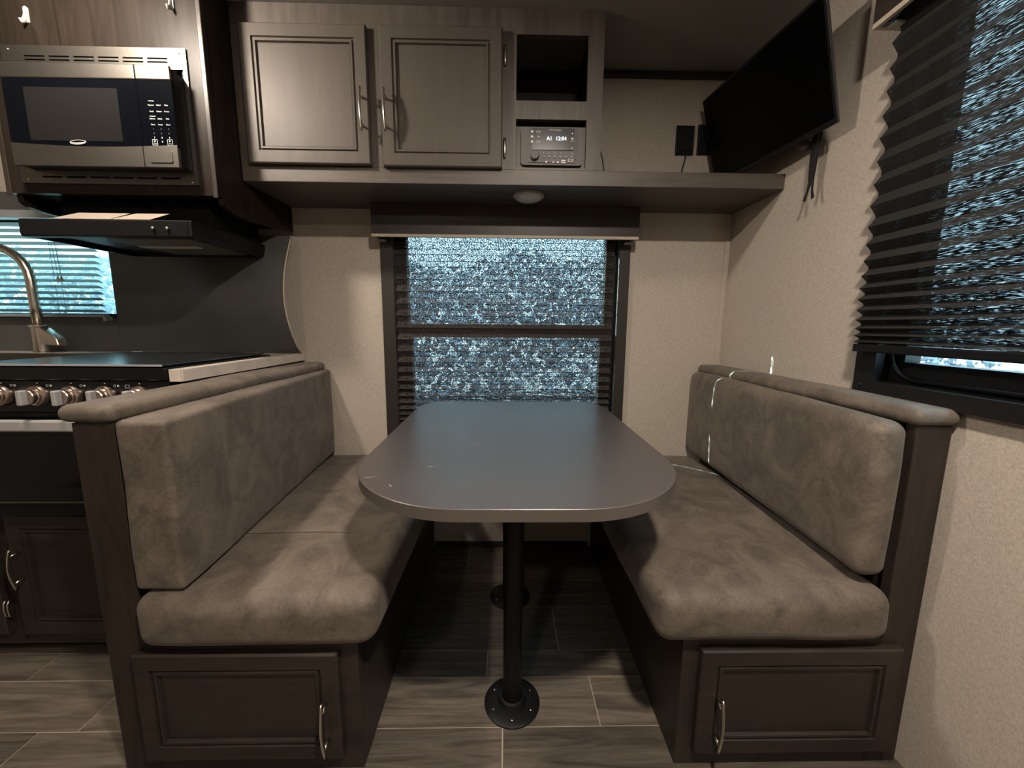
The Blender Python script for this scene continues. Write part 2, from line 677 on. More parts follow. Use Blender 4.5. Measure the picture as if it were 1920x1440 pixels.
# floor: grout sheet with individual vinyl planks
floor = obj('floor', bx(XL, XR, YB, D, -.05, -.0014), grout_m, kind='structure')
ORG[floor.name] = Vector((0, 0, 0))
rows, y = [], .914
ws = [.153, .101, .206]
k = 0
while y < D:
    rows.append((y, min(y + ws[k % 3], D)))
    y += ws[k % 3]
    k += 1
y, k = .914, 2
while y > YB:
    h = [.153, .101, .206][k % 3]
    rows.append((max(y - h, YB), y))
    y -= h
    k -= 1
joint = {.914: .265, 1.067: -.05, 1.168: .186, .708: .0}
mesh_cache = {}
for (a, c) in rows:
    off = next((v for kk, v in joint.items() if abs(kk - a) < .01), random.uniform(-.6, .6))
    L = 1.385 if abs(a - .914) < .01 or abs(a - 1.067) < .01 else 1.22
    x = off - 3 * L
    while x < XR:
        xa, xb = max(x, XL), min(x + L, XR)
        if xb - xa > .05:
            g = .0017
            bm = bx(xa + g, xb - g, a + g, c - g, -.0013, 0)
            # origin at plank centre through mesh offset keeps the grain varied by the random input
            obj('plank', bm, plank_m, floor)
        x += L
obj('baseboard_back', bx(-.33, .41, D - .008, D - .0005, 0.0005, .03, bev=.002), trim_br, kind='structure')

# ---------------- back window (pane, frame) and trim
w1 = obj('window_1', slab('y', -.60, .60, .47, 1.53, D + .03, D + .075,
                          [(-.437, .452, 1.072, 1.457), (-.424, .440, .60, 1.013)]), frame_bl, kind='structure')
ORG[w1.name] = Vector((0, 0, 0))
obj('pane', bx(-.445, .46, D + .055, D + .06, 1.065, 1.465), pane_m, w1)
obj('pane', bx(-.43, .45, D + .055, D + .06, .59, 1.02), pane_m, w1)
obj('trim_5', slab('y', BW[0] + .0003, BW[1] - .0003, BW[2] + .0003, BW[3] - .0003, D - .0002, D + .0295, [(BW[0] + .0025, BW[1] - .0025, BW[2] + .003, BW[3] - .003)]), frame_bl, kind='structure')
obj('trim_6', slab('x', RW[0] + .0003, RW[1] - .0003, RW[2] + .0003, RW[3] - .0003, XR - .0002, XR + .0195, [(RW[0] + .003, RW[1] - .003, RW[2] + .003, RW[3] - .003)]), frame_bl, kind='structure')
obj('trim_3', slab('y', -.538, .547, .485, 1.51, D - .013, D - .0003, [(BW[0], BW[1], BW[2], BW[3])]), trim_br, kind='structure')

pane_k = pane('kitchen_window_glass', (.62, .82, .82), .05)
w2 = obj('window_2', slab('y', -2.50, -1.66, 1.05, 1.54, D + .04, D + .07, [(-2.43, -1.715, 1.105, 1.48)]), frame_bl, kind='structure')
ORG[w2.name] = Vector((0, 0, 0))
obj('pane', bx(-2.44, -1.705, D + .053, D + .057, 1.095, 1.49), pane_k, w2)

# right window
w3 = obj('window_3', slab('x', RW[0] - .03, RW[1] + .03, RW[2] - .03, RW[3] + .03, XR + .02, XR + .06, [(-.25, .975, .985, 1.835)]), frame_bl, kind='structure')
ORG[w3.name] = Vector((0, 0, 0))
obj('pane', bx(XR + .036, XR + .040, -.26, .985, .975, 1.845), pane_m, w3)
bm = slab('x', RW[0] - .08, 1.068, .893, 1.80, XR - .022, XR - .0005, [(RW[0], RW[1] - .005, RW[2], 1.799)])
tr4 = obj('trim_4', bm, frame_bl, kind='structure')
ORG[tr4.name] = Vector((0, 0, 0))
bm = B()
for yy in (1.045, .35):
    lathe(bm, (XR - .0215, yy, .918), (-1, 0, 0), [(.006, 0), (.006, .002), (.003, .0035), (0, .0035)], 12)
obj('screw', bm, black_pl, tr4, smooth=True)
# rounded inner clamp ring of the side window
bm = B()
zz = [(.0, .965)]
path = []
ya, yb, za, zb, rr = -.30, 1.004, .942, 1.79, .07
for cx, cz_, a0 in ((yb - rr, zb - rr, 0), (ya + rr, zb - rr, 90), (ya + rr, za + rr, 180), (yb - rr, za + rr, 270)):
    for i in range(7):
        a = math.radians(a0 + 15 * i)
        path.append((XR + .012, cx + rr * math.cos(a), cz_ + rr * math.sin(a)))
path.append(path[0])
tube(bm, path, .006, 6, caps=False)
obj('clamp_ring', bm, black_pl, w3, smooth=True)


# ---------------------------------------------------------------- pleated shades
def fold_levels(ztop, zbot, face, dztop, squeeze):
    """z levels of fold lines going down; spacing tightens near the bottom"""
    out = [ztop]
    z = ztop
    while z > zbot + .003:
        t = (z - zbot) / (ztop - zbot)
        dz = dztop * (1 if t > .45 else max(.22, (.30 + .70 * (t / .45) ** squeeze)))
        z = max(z - dz, zbot)
        out.append(z)
    return out


def pleats(axis, a0, a1, levels, face, mid, sign, holes, maxdep=.008, parity=None):
    """zigzag cloth; axis 'x': spans x, folds in y. holes: positions of cord holes"""
    bm = B()
    hs = .0032
    us = sorted({a0, a1, *[h - hs for h in holes], *[h + hs for h in holes]} | {a0 + (a1 - a0) * i / 24 for i in range(1, 24)})
    us = [u for i, u in enumerate(us) if not any(abs(u - h) < hs * .99 for h in holes)]
    prev = None
    rnd = random.Random(3)

    def P(u, d, z):
        d = d + .0012 * math.sin(u * 9 + z * 31)
        z = z + .0012 * math.sin(u * 7 + z * 50)
        return (u, mid + sign * d, z) if axis == 'x' else (mid + sign * d, u, z)

    for i in range(len(levels) - 1):
        za, zb_ = levels[i], levels[i + 1]
        dz = za - zb_
        dep = min(maxdep, math.sqrt(max(face ** 2 - dz ** 2, 1e-6)) / 2)
        da, db = (dep, -dep) if i % 2 == 0 else (-dep, dep)
        if parity is not None and i % 2 != parity:
            continue
        ts = [0, .42, .62, 1]
        rowv = []
        for t in ts:
            rowv.append([bm.verts.new(P(u, da + (db - da) * t, za + (zb_ - za) * t)) for u in us])
        for r_ in range(3):
            for c_ in range(len(us) - 1):
                um = (us[c_] + us[c_ + 1]) / 2
                if r_ == 1 and any(abs(um - h) < hs for h in holes):
                    continue
                bm.faces.new((rowv[r_][c_], rowv[r_][c_ + 1], rowv[r_ + 1][c_ + 1], rowv[r_ + 1][c_]))
    OPEN.add(id(bm))
    return bm


sh1 = thing('pleated_shade', 'black sheer pleated shade lowered over the window behind the table', 'shade', (0, D, .53))
lv = fold_levels(1.50, .56, .028, .0262, 1.0)
obj('fabric', pleats('x', -.481, .482, lv, .0285, 1.800 - .012, 1, [-.445, -.205, .165, .455]), sheer_m, sh1)
bm = B()
for q in range(1, len(lv) - 1):
    dq = .008 if q % 2 else -.008
    tube(bm, [(-.481, 1.788 - dq, lv[q]), (.482, 1.788 - dq, lv[q])], .0011, 4)
obj('crease_lines', bm, cord_m, sh1)
obj('bottom_rail', bx(-.474, .488, 1.777, 1.80, .54, .56, bev=.003), black_pl, sh1)
obj('headrail', bx(-.474, .488, 1.772, 1.80, 1.50, 1.53), black_pl, sh1)
for hx in (-.205, .165):
    obj('cord', tube(B(), [(hx, 1.7885, .55), (hx, 1.7885, 1.51)], .0006, 5), cord_m, sh1)

vl = thing('valance', 'dark wood box valance with cream lower edge above the dinette window', 'valance', (0, 1.74, 1.43))
obj('board', slab('z', -.548, .555, 1.70, D - .001, 1.436, 1.5535, [(-.53, .537, 1.714, D - .0005)]), black_pl if False else wood_x, vl)
obj('edge_strip', slab('z', -.548, .555, 1.70, D - .001, 1.425, 1.436, [(-.536, .543, 1.712, D - .0005)]), cream, vl)
for hx in (-.525, .532):
    obj('bracket', bx(hx - .016, hx + .016, D - .04, D - .014, 1.418, 1.425, bev=.002), white_pl, vl)

sh2 = thing('pleated_shade', 'black sheer pleated shade on the right wall, bottom rail just above the sill', 'shade', (XR - .03, .35, 1.01))
lv = fold_levels(1.86, 1.028, .028, .0268, 1.0)
obj('fabric', pleats('y', -.42, 1.052, lv, .0335, XR - .043, -1, [-.1, .55], .010, 0), sheer_r, sh2)
obj('fabric', pleats('y', -.42, 1.052, lv, .0335, XR - .043, -1, [-.1, .55], .010, 1), sheer_shaded, sh2)
obj('bottom_rail', bx(XR - .058, XR - .03, -.42, 1.045, 1.008, 1.028, bev=.003), black_pl, sh2)

v2 = thing('valance', 'dark wood box valance with cream lower edge high on the right wall', 'valance', (XR - .045, .3, 1.795))
obj('board', slab('z', .90, XR - .001, -.5, 1.072, 1.806, 1.95, [(.914, XR - .0005, -.48, 1.058)]), wood_y, v2)
obj('edge_strip', slab('z', .90, XR - .001, -.5, 1.072, 1.794, 1.806, [(.910, XR - .0005, -.48, 1.062)]), cream, v2)
obj('bracket', bx(.925, .985, 1.035, 1.060, 1.789, 1.794, bev=.001), white_pl, v2)

# ---------------------------------------------------------------- kitchen window blind
mb = thing('mini_blind', 'open aluminium mini blind with horizontal slats over the kitchen sink', 'blind', (-2.07, D - .02, 1.09))
ns = 15
for i in range(ns):
    z = 1.115 + i * .0252
    bm = B()
    n = 5
    X0, X1 = -2.44, -1.725
    yc, t = D - .030, math.radians(24)
    va, vb = [], []
    for s_ in range(n):
        q = -.0125 + .025 * s_ / (n - 1)
        crown = .0016 * (1 - (q / .0125) ** 2)
        yy, zz_ = yc + q * math.cos(t), z - q * math.sin(t) + crown
        va.append(((X0, yy, zz_), (X1, yy, zz_)))
    top = [[bm.verts.new(p) for p in pr] for pr in va]
    bot = [[bm.verts.new((p[0], p[1], p[2] - .0005)) for p in pr] for pr in va]
    for j in range(n - 1):
        bm.faces.new((top[j][0], top[j][1], top[j + 1][1], top[j + 1][0]))
        bm.faces.new((bot[j][0], bot[j + 1][0], bot[j + 1][1], bot[j][1]))
    for e in (0, n - 1):
        bm.faces.new((top[e][0], bot[e][0], bot[e][1], top[e][1]))
    obj('slat', bm, slat_m, mb, smooth=True)
obj('bottom_rail', bx(-2.44, -1.715, D - .044, D - .018, 1.088, 1.100, bev=.002), slat_m, mb)
obj('headrail', bx(-2.45, -1.70, D - .05, D - .012, 1.49, 1.52), slat_m, mb)
for hx in (-1.90, -2.28):
    obj('ladder_cord', tube(tube(B(), [(hx, D - .043, 1.09), (hx, D - .043, 1.50)], .0008, 5), [(hx, D - .017, 1.09), (hx, D - .017, 1.50)], .0008, 5), cord_m, mb)
for k_, hx in enumerate((-1.875, -1.862)):
    obj('pull_cord', tube(B(), [(hx - .01, D - .05, 1.45), (hx, D - .05, 1.255)], .0008, 5), cord_m, mb)
obj('tassel', lathe(lathe(B(), (-1.877, D - .05, 1.235), (0, 0, 1), [(.008, 0), (.006, .008), (.003, .02), (0, .021)], 10), (-1.862, D - .05, 1.235), (0, 0, 1), [(.008, 0), (.006, .008), (.003, .02), (0, .021)], 10), lens_m, mb, smooth=True)
obj('hold_down', bx(-1.722, -1.708, D - .045, D - .015, 1.072, 1.090, bev=.002), white_pl, mb)

# ---------------------------------------------------------------- outside
obj('sun_blocker', slab('y', -4.4, -.684, -.70, 3.1, 2.55, 2.58, [(-4.5, -2.30, -.8, 1.80)]), blocker_grey, kind='structure')  # added unseen panel, stops the sun except a slit at the dinette shade
gr = obj('ground', bx(-60, 60, 2.2, 90, -.75, -.7), gravel, kind='structure')
gr2 = obj('ground', bx(1.4, 60, -60, 2.2, -.75, -.7), concrete, kind='structure')
rr_ = random.Random(11)
vv, ff = [], []
for i in range(16000):
    cx = rr_.uniform(-12, 12)
    top = 3.25 + .12 * math.sin(cx * .9) + .12 * math.sin(cx * 2.3 + 1)
    cz_ = -.7 + top * (rr_.random() ** .75)
    cy = 10 + rr_.uniform(-1.2, 1.2)
    sz = rr_.uniform(.03, .11)
    n0 = len(vv)
    for d_ in ((1, 0, 0), (-1, 0, 0), (0, 1, 0), (0, -1, 0), (0, 0, 1), (0, 0, -1)):
        k_ = sz * rr_.uniform(.5, 1.4)
        vv.append((cx + d_[0] * k_ + rr_.uniform(-.03, .03), cy + d_[1] * k_, cz_ + d_[2] * k_ + rr_.uniform(-.03, .03)))
    for a_, b_ in ((0, 2), (2, 1), (1, 3), (3, 0)):
        ff.append((n0 + a_, n0 + b_, n0 + 4))
        ff.append((n0 + b_, n0 + a_, n0 + 5))
me_ = bpy.data.meshes.new('tmp')
me_.from_pydata(vv, [], ff)
bm = B()
bm.from_mesh(me_)
OPEN.add(id(bm))
obj('shrub_bank', bm, leaf_m, label='blurred dark shrubs outside seen through the dinette window shade', cat='shrubs', kind='stuff')

# ================================================================ OVERHEAD CABINET
oc = thing('overhead_cabinet', 'dark wood overhead cabinet with two doors, open cubby and long shelf', 'cabinet', (0, 1.63, 1.555))
YF = 1.47
obj('side_panel', bx(.300, .330, YF + .018, D - .001, 1.606, ZC - .001), wood_z, oc)
obj('side_panel', bx(-.905, -.885, YF + .018, D - .001, 1.606, ZC - .001), wood_z, oc)
holes = [(-.86, -.47, 1.63, 2.02), (-.405, -.03, 1.63, 2.02), (.035, .278, 1.826, 2.027), (.035, .278, 1.612, 1.768)]
obj('face_frame', slab('y', -.907, .330, 1.606, ZC - .001, YF, YF + .018, holes), wood_litez, oc)
obj('shelf', bx(-.907, XR - .001, YF, D - .001, 1.555, 1.606, bev=.0015), wood_lite, oc)
obj('divider', bx(-.012, .006, YF + .019, D - .002, 1.607, ZC - .002), wood_z, oc)
obj('cubby_floor', bx(.008, .299, YF + .019, D - .002, 1.808, 1.824), wood_x, oc)
obj('cubby_lining', slab('y', .008, .299, 1.825, ZC - .003, D - .01, D - .003, []), wood_x, oc)
obj('stereo_panel', bx(.036, .277, YF + .008, YF + .02, 1.613, 1.748), wood_lite, oc)
d = obj('door', panel_door(-.872, -.459, 1.607, 2.034, YF - .020, .0185, .042), wood_door, oc)
bow_handle(-.478, 1.705, 1.835, YF - .020, d, wid=.013)
d = obj('door', panel_door(-.418, -.012, 1.604, 2.036, YF - .020, .0185, .042), wood_door, oc)
bow_handle(-.400, 1.703, 1.833, YF - .020, d, wid=.013)
for zc_ in (1.961, 1.674):
    bm = B()
    tube(bm, [(-.003, YF - .006, zc_ - .028), (-.003, YF - .009, zc_ - .02), (-.003, YF - .009, zc_ + .02), (-.003, YF - .006, zc_ + .028)], .0052, 8)
    lathe(bm, (-.003, YF - .008, zc_ - .034), (0, 0, 1), [(0, 0), (.004, .003), (.002, .007)], 8)
    lathe(bm, (-.003, YF - .008, zc_ + .034), (0, 0, -1), [(0, 0), (.004, .003), (.002, .007)], 8)
    obj('hinge', bm, chrome, d, smooth=True)

# puck light
pk = thing('puck_light', 'round white puck light under the overhead shelf, switched off', 'light', (.088, 1.575, 1.535))
obj('rim', lathe(B(), (.088, 1.575, 1.5545), (0, 0, -1), [(.058, 0), (.058, .008), (.054, .011), (.050, .011), (.050, .004)], 36), white_pl, pk, smooth=True, autosmooth=40)
obj('diffuser', lathe(B(), (.088, 1.575, 1.549), (0, 0, -1), [(.0495, 0), (.048, .007), (.036, .014), (.018, .018), (0, .019)], 36), lens_m, pk, smooth=True)

# stereo
st = thing('stereo', 'grey built-in stereo with blue lit display in the overhead cabinet', 'stereo', (.158, YF, 1.62))
ys = YF + .0075


def rrect(x0, x1, z0, z1, r, n=5):
    out = []
    for cx, cz_, a0 in ((x1 - r, z1 - r, 0), (x0 + r, z1 - r, 90), (x0 + r, z0 + r, 180), (x1 - r, z0 + r, 270)):
        for i in range(n + 1):
            a = math.radians(a0 + 90 * i / n)
            out.append((cx + r * math.cos(a), cz_ + r * math.sin(a)))
    return out


obj('body', prism(B(), rrect(.053, .266, 1.620, 1.740, .012), 'y', ys - .012, ys), stereo_m, st)
obj('faceplate', prism(B(), rrect(.078, .238, 1.628, 1.739, .003), 'y', ys - .015, ys - .0121), stereo_d, st)
obj('display', prism(B(), rrect(.090, .235, 1.667, 1.736, .004), 'y', ys - .018, ys - .0151), black_en, st)
kb = obj('volume_knob', lathe(B(), (.100, ys - .0151, 1.648), (0, -1, 0), [(.0165, 0), (.0165, .003), (.0145, .004), (.0145, .012), (.013, .014), (0, .014)], 30), stereo_m, st, smooth=True, autosmooth=35)
for i in range(6):
    x = .131 + i * .0195
    obj('button', prism(B(), rrect(x - .005, x + .005, 1.643, 1.650, .003), 'y', ys - .0168, ys - .0151), stereo_m, st)
    obj('key_mark', bx(x - .003, x + .003, ys - .0172, ys - .0169, 1.6455, 1.6472), white_print, st)
    text('key_number', '123456'[i], .006, (x, ys - .0156, 1.658), white_print, st)
for (x, z_, wx, hz) in ((.141, 1.629, .003, .003), (.165, 1.6285, .0018, .003), (.181, 1.6285, .0045, .002), (.200, 1.6345, .007, .0018), (.200, 1.6275, .008, .002)):
    obj('key_mark', bx(x - wx, x + wx, ys - .0155, ys - .0151, z_ - hz, z_ + hz), white_print, st)
obj('port', slab('y', .217, .233, 1.631, 1.640, ys - .016, ys - .0151, [(.2185, .2315, 1.6325, 1.6385)]), white_print, st)
for z_ in (1.724, 1.708, 1.692):
    obj('source_key', lathe(B(), (.0905, ys - .0181, z_), (0, -1, 0), [(.004, 0), (.004, .001), (0, .0015)], 12), white_print, st)
for z_, s_ in ((1.724, 'DVD'), (1.708, 'FM'), (1.692, 'AUX')):
    text('display_label', s_, .0075, (.112, ys - .0184, z_), white_print, st)
text('maker_name', 'iRV Technologies', .0058, (.170, ys - .0184, 1.730), white_print, st)
text('display_digits', 'A1', .017, (.150, ys - .0184, 1.703), lcd_m, st)
text('display_digits', '12:04', .017, (.190, ys - .0184, 1.703), lcd_m, st)
for z_, r_ in ((1.720, .0022), (1.704, .0035), (1.673, .0022)):
    obj('source_key', lathe(B(), (.2285, ys - .0181, z_), (0, -1, 0), [(r_, 0), (r_, .001), (0, .0012)], 12), white_print, st)
obj('key_mark', bx(.2225, .2345, ys - .0184, ys - .0181, 1.6955, 1.6965), white_print, st)

# wall plates and cords on the back wall
wp = thing('wall_plate', 'black rectangular wall plate beside the cabinet with cord below', 'wall plate', (.755, D, 1.84))
obj('plate', bx(.717, .794, D - .009, D - .0005, 1.788, 1.903, bev=.003), black_pl, wp)
obj('cover_door', bx(.727, .784, D - .013, D - .0091, 1.80, 1.893, bev=.002), black_pl, wp)
wp = thing('wall_plate', 'black wall plate partly hidden behind the television edge', 'wall plate', (.85, D, 1.84))
obj('plate', bx(.809, .889, D - .009, D - .0005, 1.790, 1.908, bev=.003), black_pl, wp)
obj('knob', lathe(B(), (.849, D - .0091, 1.85), (0, -1, 0), [(.007, 0), (.006, .012), (.0045, .014), (0, .014)], 14), chrome, wp, smooth=True)
for lab, pts in (('black cord dropping from the wall plate to the overhead shelf', [(.762, D - .012, 1.788), (.752, D - .02, 1.75), (.738, D - .025, 1.70), (.715, 1.75, 1.64), (.69, 1.72, 1.611), (.66, 1.70, 1.6095)]),
                 ('short black cord curving down beside the overhead cabinet cubby', [(.3335, 1.62, 1.76), (.350, 1.60, 1.735), (.366, 1.60, 1.70), (.374, 1.60, 1.65), (.376, 1.61, 1.612), (.378, 1.66, 1.6095)])):
    P_ = [Vector(p) for p in pts]
    q = []
    for i in range(len(P_) - 1):
        for t in range(5):
            a = P_[max(i - 1, 0)]; b0 = P_[i]; c0 = P_[i + 1]; d0 = P_[min(i + 2, len(P_) - 1)]
            s_ = t / 5
            q.append(.5 * ((2 * b0) + (-a + c0) * s_ + (2 * a - 5 * b0 + 4 * c0 - d0) * s_ ** 2 + (-a + 3 * b0 - 3 * c0 + d0) * s_ ** 3))
    q.append(P_[-1])
    obj('cord', tube(B(), q, .0028, 8), cord_m, smooth=True, label=lab, cat='cord')
obj('cord', tube(B(), [(.800, D - .004, 1.90), (.801, D - .004, 1.80), (.797, D - .006, 1.76), (.78, D - .012, 1.70), (.762, D - .02, 1.64), (.752, D - .03, 1.6095)], .0026, 8), cream, smooth=True,
    label='thin tan cord running down between the two black wall plates', cat='cord')

# ================================================================ TELEVISION
Pn = Vector((.931, 1.186, 1.64))
bb = (Vector((.876, 1.737, 1.646)) - Pn)
W_ = bb.length
bb.normalize()
uu = (Vector((.846, 1.174, 1.96)) - Pn).normalized()
uu = (uu - bb * uu.dot(bb)).normalized()
nn = uu.cross(bb)
if nn.x > 0:
    nn = -nn
H_ = .331


def tvp(a, c, d_):
    return Pn + bb * a + uu * c + nn * d_


def tvbox(a0, a1, c0, c1, d0, d1, bev=0):
    bm = bx(a0, a1, d0, d1, c0, c1, bev=bev)
    for v in bm.verts:
        v.co = tvp(v.co.x, v.co.z, v.co.y)
    return bm


tv = thing('television', 'black flat television tilted down high in the right corner', 'television', tuple(Pn))
obj('bezel', tvbox(0, W_, 0, H_, -.008, 0, bev=.002), black_pl, tv)
obj('screen', tvbox(.010, W_ - .010, .016, H_ - .010, .0002, .0012), screen_m, tv)
obj('rear_housing', tvbox(.12, W_ - .12, .05, H_ - .06, -.050, -.0085, bev=.008), black_mt, tv)
obj('edge_trim', tvbox(-.0012, 0, 0, H_, -.006, -.002), stereo_d, tv)
mt_ = thing('tv_bracket', 'black swivel wall bracket behind the television with hanging strap', 'bracket', (XR - .01, 1.46, 1.7))
obj('wall_plate', bx(XR - .014, XR - .0005, 1.40, 1.52, 1.70, 1.86, bev=.002), black_pl, mt_)
obj('arm', bx(.93, XR - .0145, 1.445, 1.475, 1.755, 1.80, bev=.003), black_pl, mt_)
obj('foot', tube(B(), [(.93, 1.38, 1.70), (.95, 1.36, 1.66), (.958, 1.33, 1.635)], .014, 10), stereo_d, mt_, smooth=True)
bm = B()
pts = [(.962, 1.31, 1.66), (.958, 1.305, 1.60), (.956, 1.302, 1.55), (.955, 1.300, 1.52), (.950, 1.302, 1.49), (.948, 1.308, 1.465)]
tube(bm, pts, [.013, .013, .012, .009, .006, .008], 6, flat=(.12, 1.0))
obj('strap', bm, cord_m, mt_)
bm = B()
tube(bm, [(.962, 1.286, 1.66), (.958, 1.288, 1.58), (.955, 1.290, 1.52), (.952, 1.284, 1.49), (.95, 1.275, 1.465)], [.006, .006, .006, .005, .007], 6, flat=(.15, 1.0))
obj('strap', bm, cord_m, mt_)

# ================================================================ MICROWAVE CABINET
mc = thing('microwave_cabinet', 'tall dark wood wall cabinet housing the microwave above the range hood', 'cabinet', (-1.235, 1.57, 1.43))
YM = 1.345
obj('face_frame', slab('y', -1.562, -.912, 1.468, ZC - .001, YM, YM + .02, [(-1.49, -.985, 1.515, 1.865)]), wood_mc_dimmed, mc)
side = [(YM + .0205, ZC - .001), (YM + .0205, 1.465), (YM + .024, 1.447), (YM + .04, 1.436), (YM + .08, 1.430), (1.50, 1.428), (D - .001, 1.455), (D - .001, ZC - .001)]
obj('side_panel', prism(B(), side, 'x', -.928, -.910), wood_mc_dimmed, mc)
obj('side_panel', prism(B(), side, 'x', -1.562, -1.544), wood_mc_dimmed, mc)
obj('edge_molding', bx(-.9245, -.9095, YM - .005, YM - .0002, 1.460, ZC - .002, bev=.002), wood_z, mc)
obj('edge_molding', bx(-1.5625, -1.5475, YM - .005, YM - .0002, 1.460, ZC - .002, bev=.002), wood_z, mc)
obj('bottom_board', bx(-1.543, -.929, YM + .021, D - .001, 1.468, 1.480), black_mt, mc)

for i, (x, zt, zb_, lab) in enumerate(((-1.42, 1.988, 1.940, 'white adhesive hook at upper left of the microwave cabinet'), (-.993, 2.035, 1.984, 'white adhesive hook at upper right of the microwave cabinet'))):
    h = thing('adhesive_hook', lab, 'hook', (x, YM, zb_))
    obj('base', prism(B(), rrect(x - .0065, x + .0065, zb_ + .004, zt, .006), 'y', YM - .0045, YM - .0005), white_pl, h)
    bm = B()
    tube(bm, [(x, YM - .0046, zb_ + .030), (x, YM - .007, zb_ + .016), (x, YM - .012, zb_ + .004), (x, YM - .018, zb_), (x, YM - .021, zb_ + .006)], [.005, .006, .0065, .0065, .005], 8, flat=(.45, 1))
    obj('hook', bm, white_pl, h, smooth=True)

# microwave
mw = thing('microwave', 'stainless built-in microwave with black glass door and vented trim frame', 'microwave', (-1.235, YM, 1.5))
yk = YM - .0055
hs_ = []
sx0, sx1 = -1.447, -1.012
cw = (sx1 - sx0) / 6
for c_ in range(6):
    for r_ in range(3):
        zc_ = 1.855 - r_ * .0098
        hs_.append((sx0 + c_ * cw + .004, sx0 + (c_ + 1) * cw - .008, zc_ - .0022, zc_ + .0022))
for c_ in range(6):
    hs_.append((sx0 + .0 + c_ * cw + .004, sx0 + (c_ + 1) * cw - .008, 1.5135, 1.5185))
hs_.append((-1.465, -.977, 1.534, 1.826))
obj('trim_frame', slab('y', -1.507, -.965, 1.497, 1.884, yk, YM - .0003, hs_), steel, mw)
obj('vent_backing', slab('y', -1.45, -1.0, 1.50, 1.862, YM + .0205, YM + .024, [(-1.445, -1.005, 1.53, 1.83)]), black_mt, mw)
obj('body', bx(-1.464, -.978, 1.297, 1.70, 1.535, 1.800), black_pl, mw)
YD = 1.290
# door + control panel: black glass bulging, steel bands top and bottom
obj('door_band', bx(-1.462, -1.081, YD - .004, 1.2965, 1.768, 1.808, bev=.003), steel, mw, label='upper stainless band of the microwave door')
obj('control_band', bx(-1.0785, -.979, YD - .004, 1.2965, 1.768, 1.808, bev=.003), steel, mw)
bm = B()
px = [-1.462 + (.381) * i / 12 for i in range(13)]
poly = [(x, 1.592 - .008 * math.sin(math.pi * (x + 1.462) / .483)) for x in px]
prism(bm, poly + [(-1.081, 1.530), (-1.462, 1.530)], 'y', YD - .004, 1.2965)
obj('door_band', bm, steel, mw, label='lower stainless band of the microwave door')
bm = B()
px = [-1.0785 + (.0995) * i / 4 for i in range(5)]
poly = [(x, 1.592 - .008 * math.sin(math.pi * (x + 1.462) / .483)) for x in px]
prism(bm, poly + [(-.979, 1.530), (-1.0785, 1.530)], 'y', YD - .004, 1.2965)
obj('control_band', bm, steel, mw)
obj('door_glass', bx(-1.464, -1.080, YD - .001, 1.2965, 1.586, 1.768), glass_blk, mw)
obj('door_window', prism(B(), rrect(-1.405, -1.137, 1.600, 1.744, .004), 'y', YD - .0018, YD - .0011), mw_win, mw)
obj('control_panel', bx(-1.079, -.979, YD - .001, 1.2965, 1.586, 1.768), glass_blk, mw)
ob = prism(B(), rrect(-1.062, -.995, 1.542, 1.576, .005), 'y', YD - .0065, YD - .0042)
obj('door_button', ob, steel, mw)
# emblem: plain swoosh ring
bm = B()
pts = [(-1.268 + .0225 * math.cos(a) + .003 * math.sin(a), YD - .003, 1.5955 + .006 * math.sin(a)) for a in [2 * math.pi * i / 24 for i in range(25)]]
tube(bm, pts, .0012, 6, caps=False)
tube(bm, [(-1.29, YD - .003, 1.5945), (-1.268, YD - .003, 1.5915), (-1.247, YD - .003, 1.5955)], [.001, .003, .001], 6, flat=(1, .5))
obj('emblem', bm, steel_b, mw, smooth=True)
kx = (-1.044, -1.022, -1.000)
ky = YD - .0014
for z_ in (1.712, 1.671):
    obj('key_mark', bx(-1.0505, -1.034, ky - .0003, ky, z_ - .0008, z_ + .0008), white_print, mw)
for r_, z_ in enumerate((1.701, 1.684, 1.664, 1.648)):
    words = (('Popcorn', 'Baked', 'Pizza'), ('Cook', 'Reheat', 'Frozen'), ('Defrost', 'Soften', 'Melt'), ('Timer', 'Power', 'Clock'))[r_]
    for c_ in range(3):
        text('key_label', words[c_], .0052, (kx[c_], ky, z_), white_print, mw)
for r_, z_ in enumerate((1.636, 1.624, 1.612)):
    for c_ in range(3):
        text('key_label', str(r_ * 3 + c_ + 1), .007, (kx[c_], ky, z_), white_print if r_ == 2 else stereo_m, mw)
text('key_label', '0', .007, (kx[1], ky, 1.601), white_print, mw)
for c_ in (0, 2):
    x = kx[c_]
    obj('key_outline', slab('y', x - .0075, x + .0075, 1.5915, 1.6075, ky - .0003, ky, [(x - .0067, x + .0067, 1.5923, 1.6067)]), white_print, mw)
obj('key_mark', bx(kx[0] - .0022, kx[0] - .0007, ky - .0003, ky, 1.600, 1.6048), white_print, mw)
obj('key_mark', bx(kx[0] + .0007, kx[0] + .0022, ky - .0003, ky, 1.600, 1.6048), white_print, mw)
obj('key_mark', prism(B(), [(kx[2] - .002, 1.600), (kx[2] + .0024, 1.6025), (kx[2] - .002, 1.605)], 'y', ky - .0003, ky), white_print, mw)
text('key_label', 'Cancel', .0035, (kx[0], ky, 1.5962), white_print, mw)
text('key_label', 'Start', .0035, (kx[2], ky, 1.5962), white_print, mw)
bm = B()
for (x, z_) in ((-1.487, 1.872), (-.984, 1.870), (-1.487, 1.507), (-.984, 1.505)):
    lathe(bm, (x, yk - .0001, z_), (0, -1, 0), [(.0035, 0), (.003, .0015), (0, .002)], 10)
obj('screw', bm, chrome, mw, smooth=True)

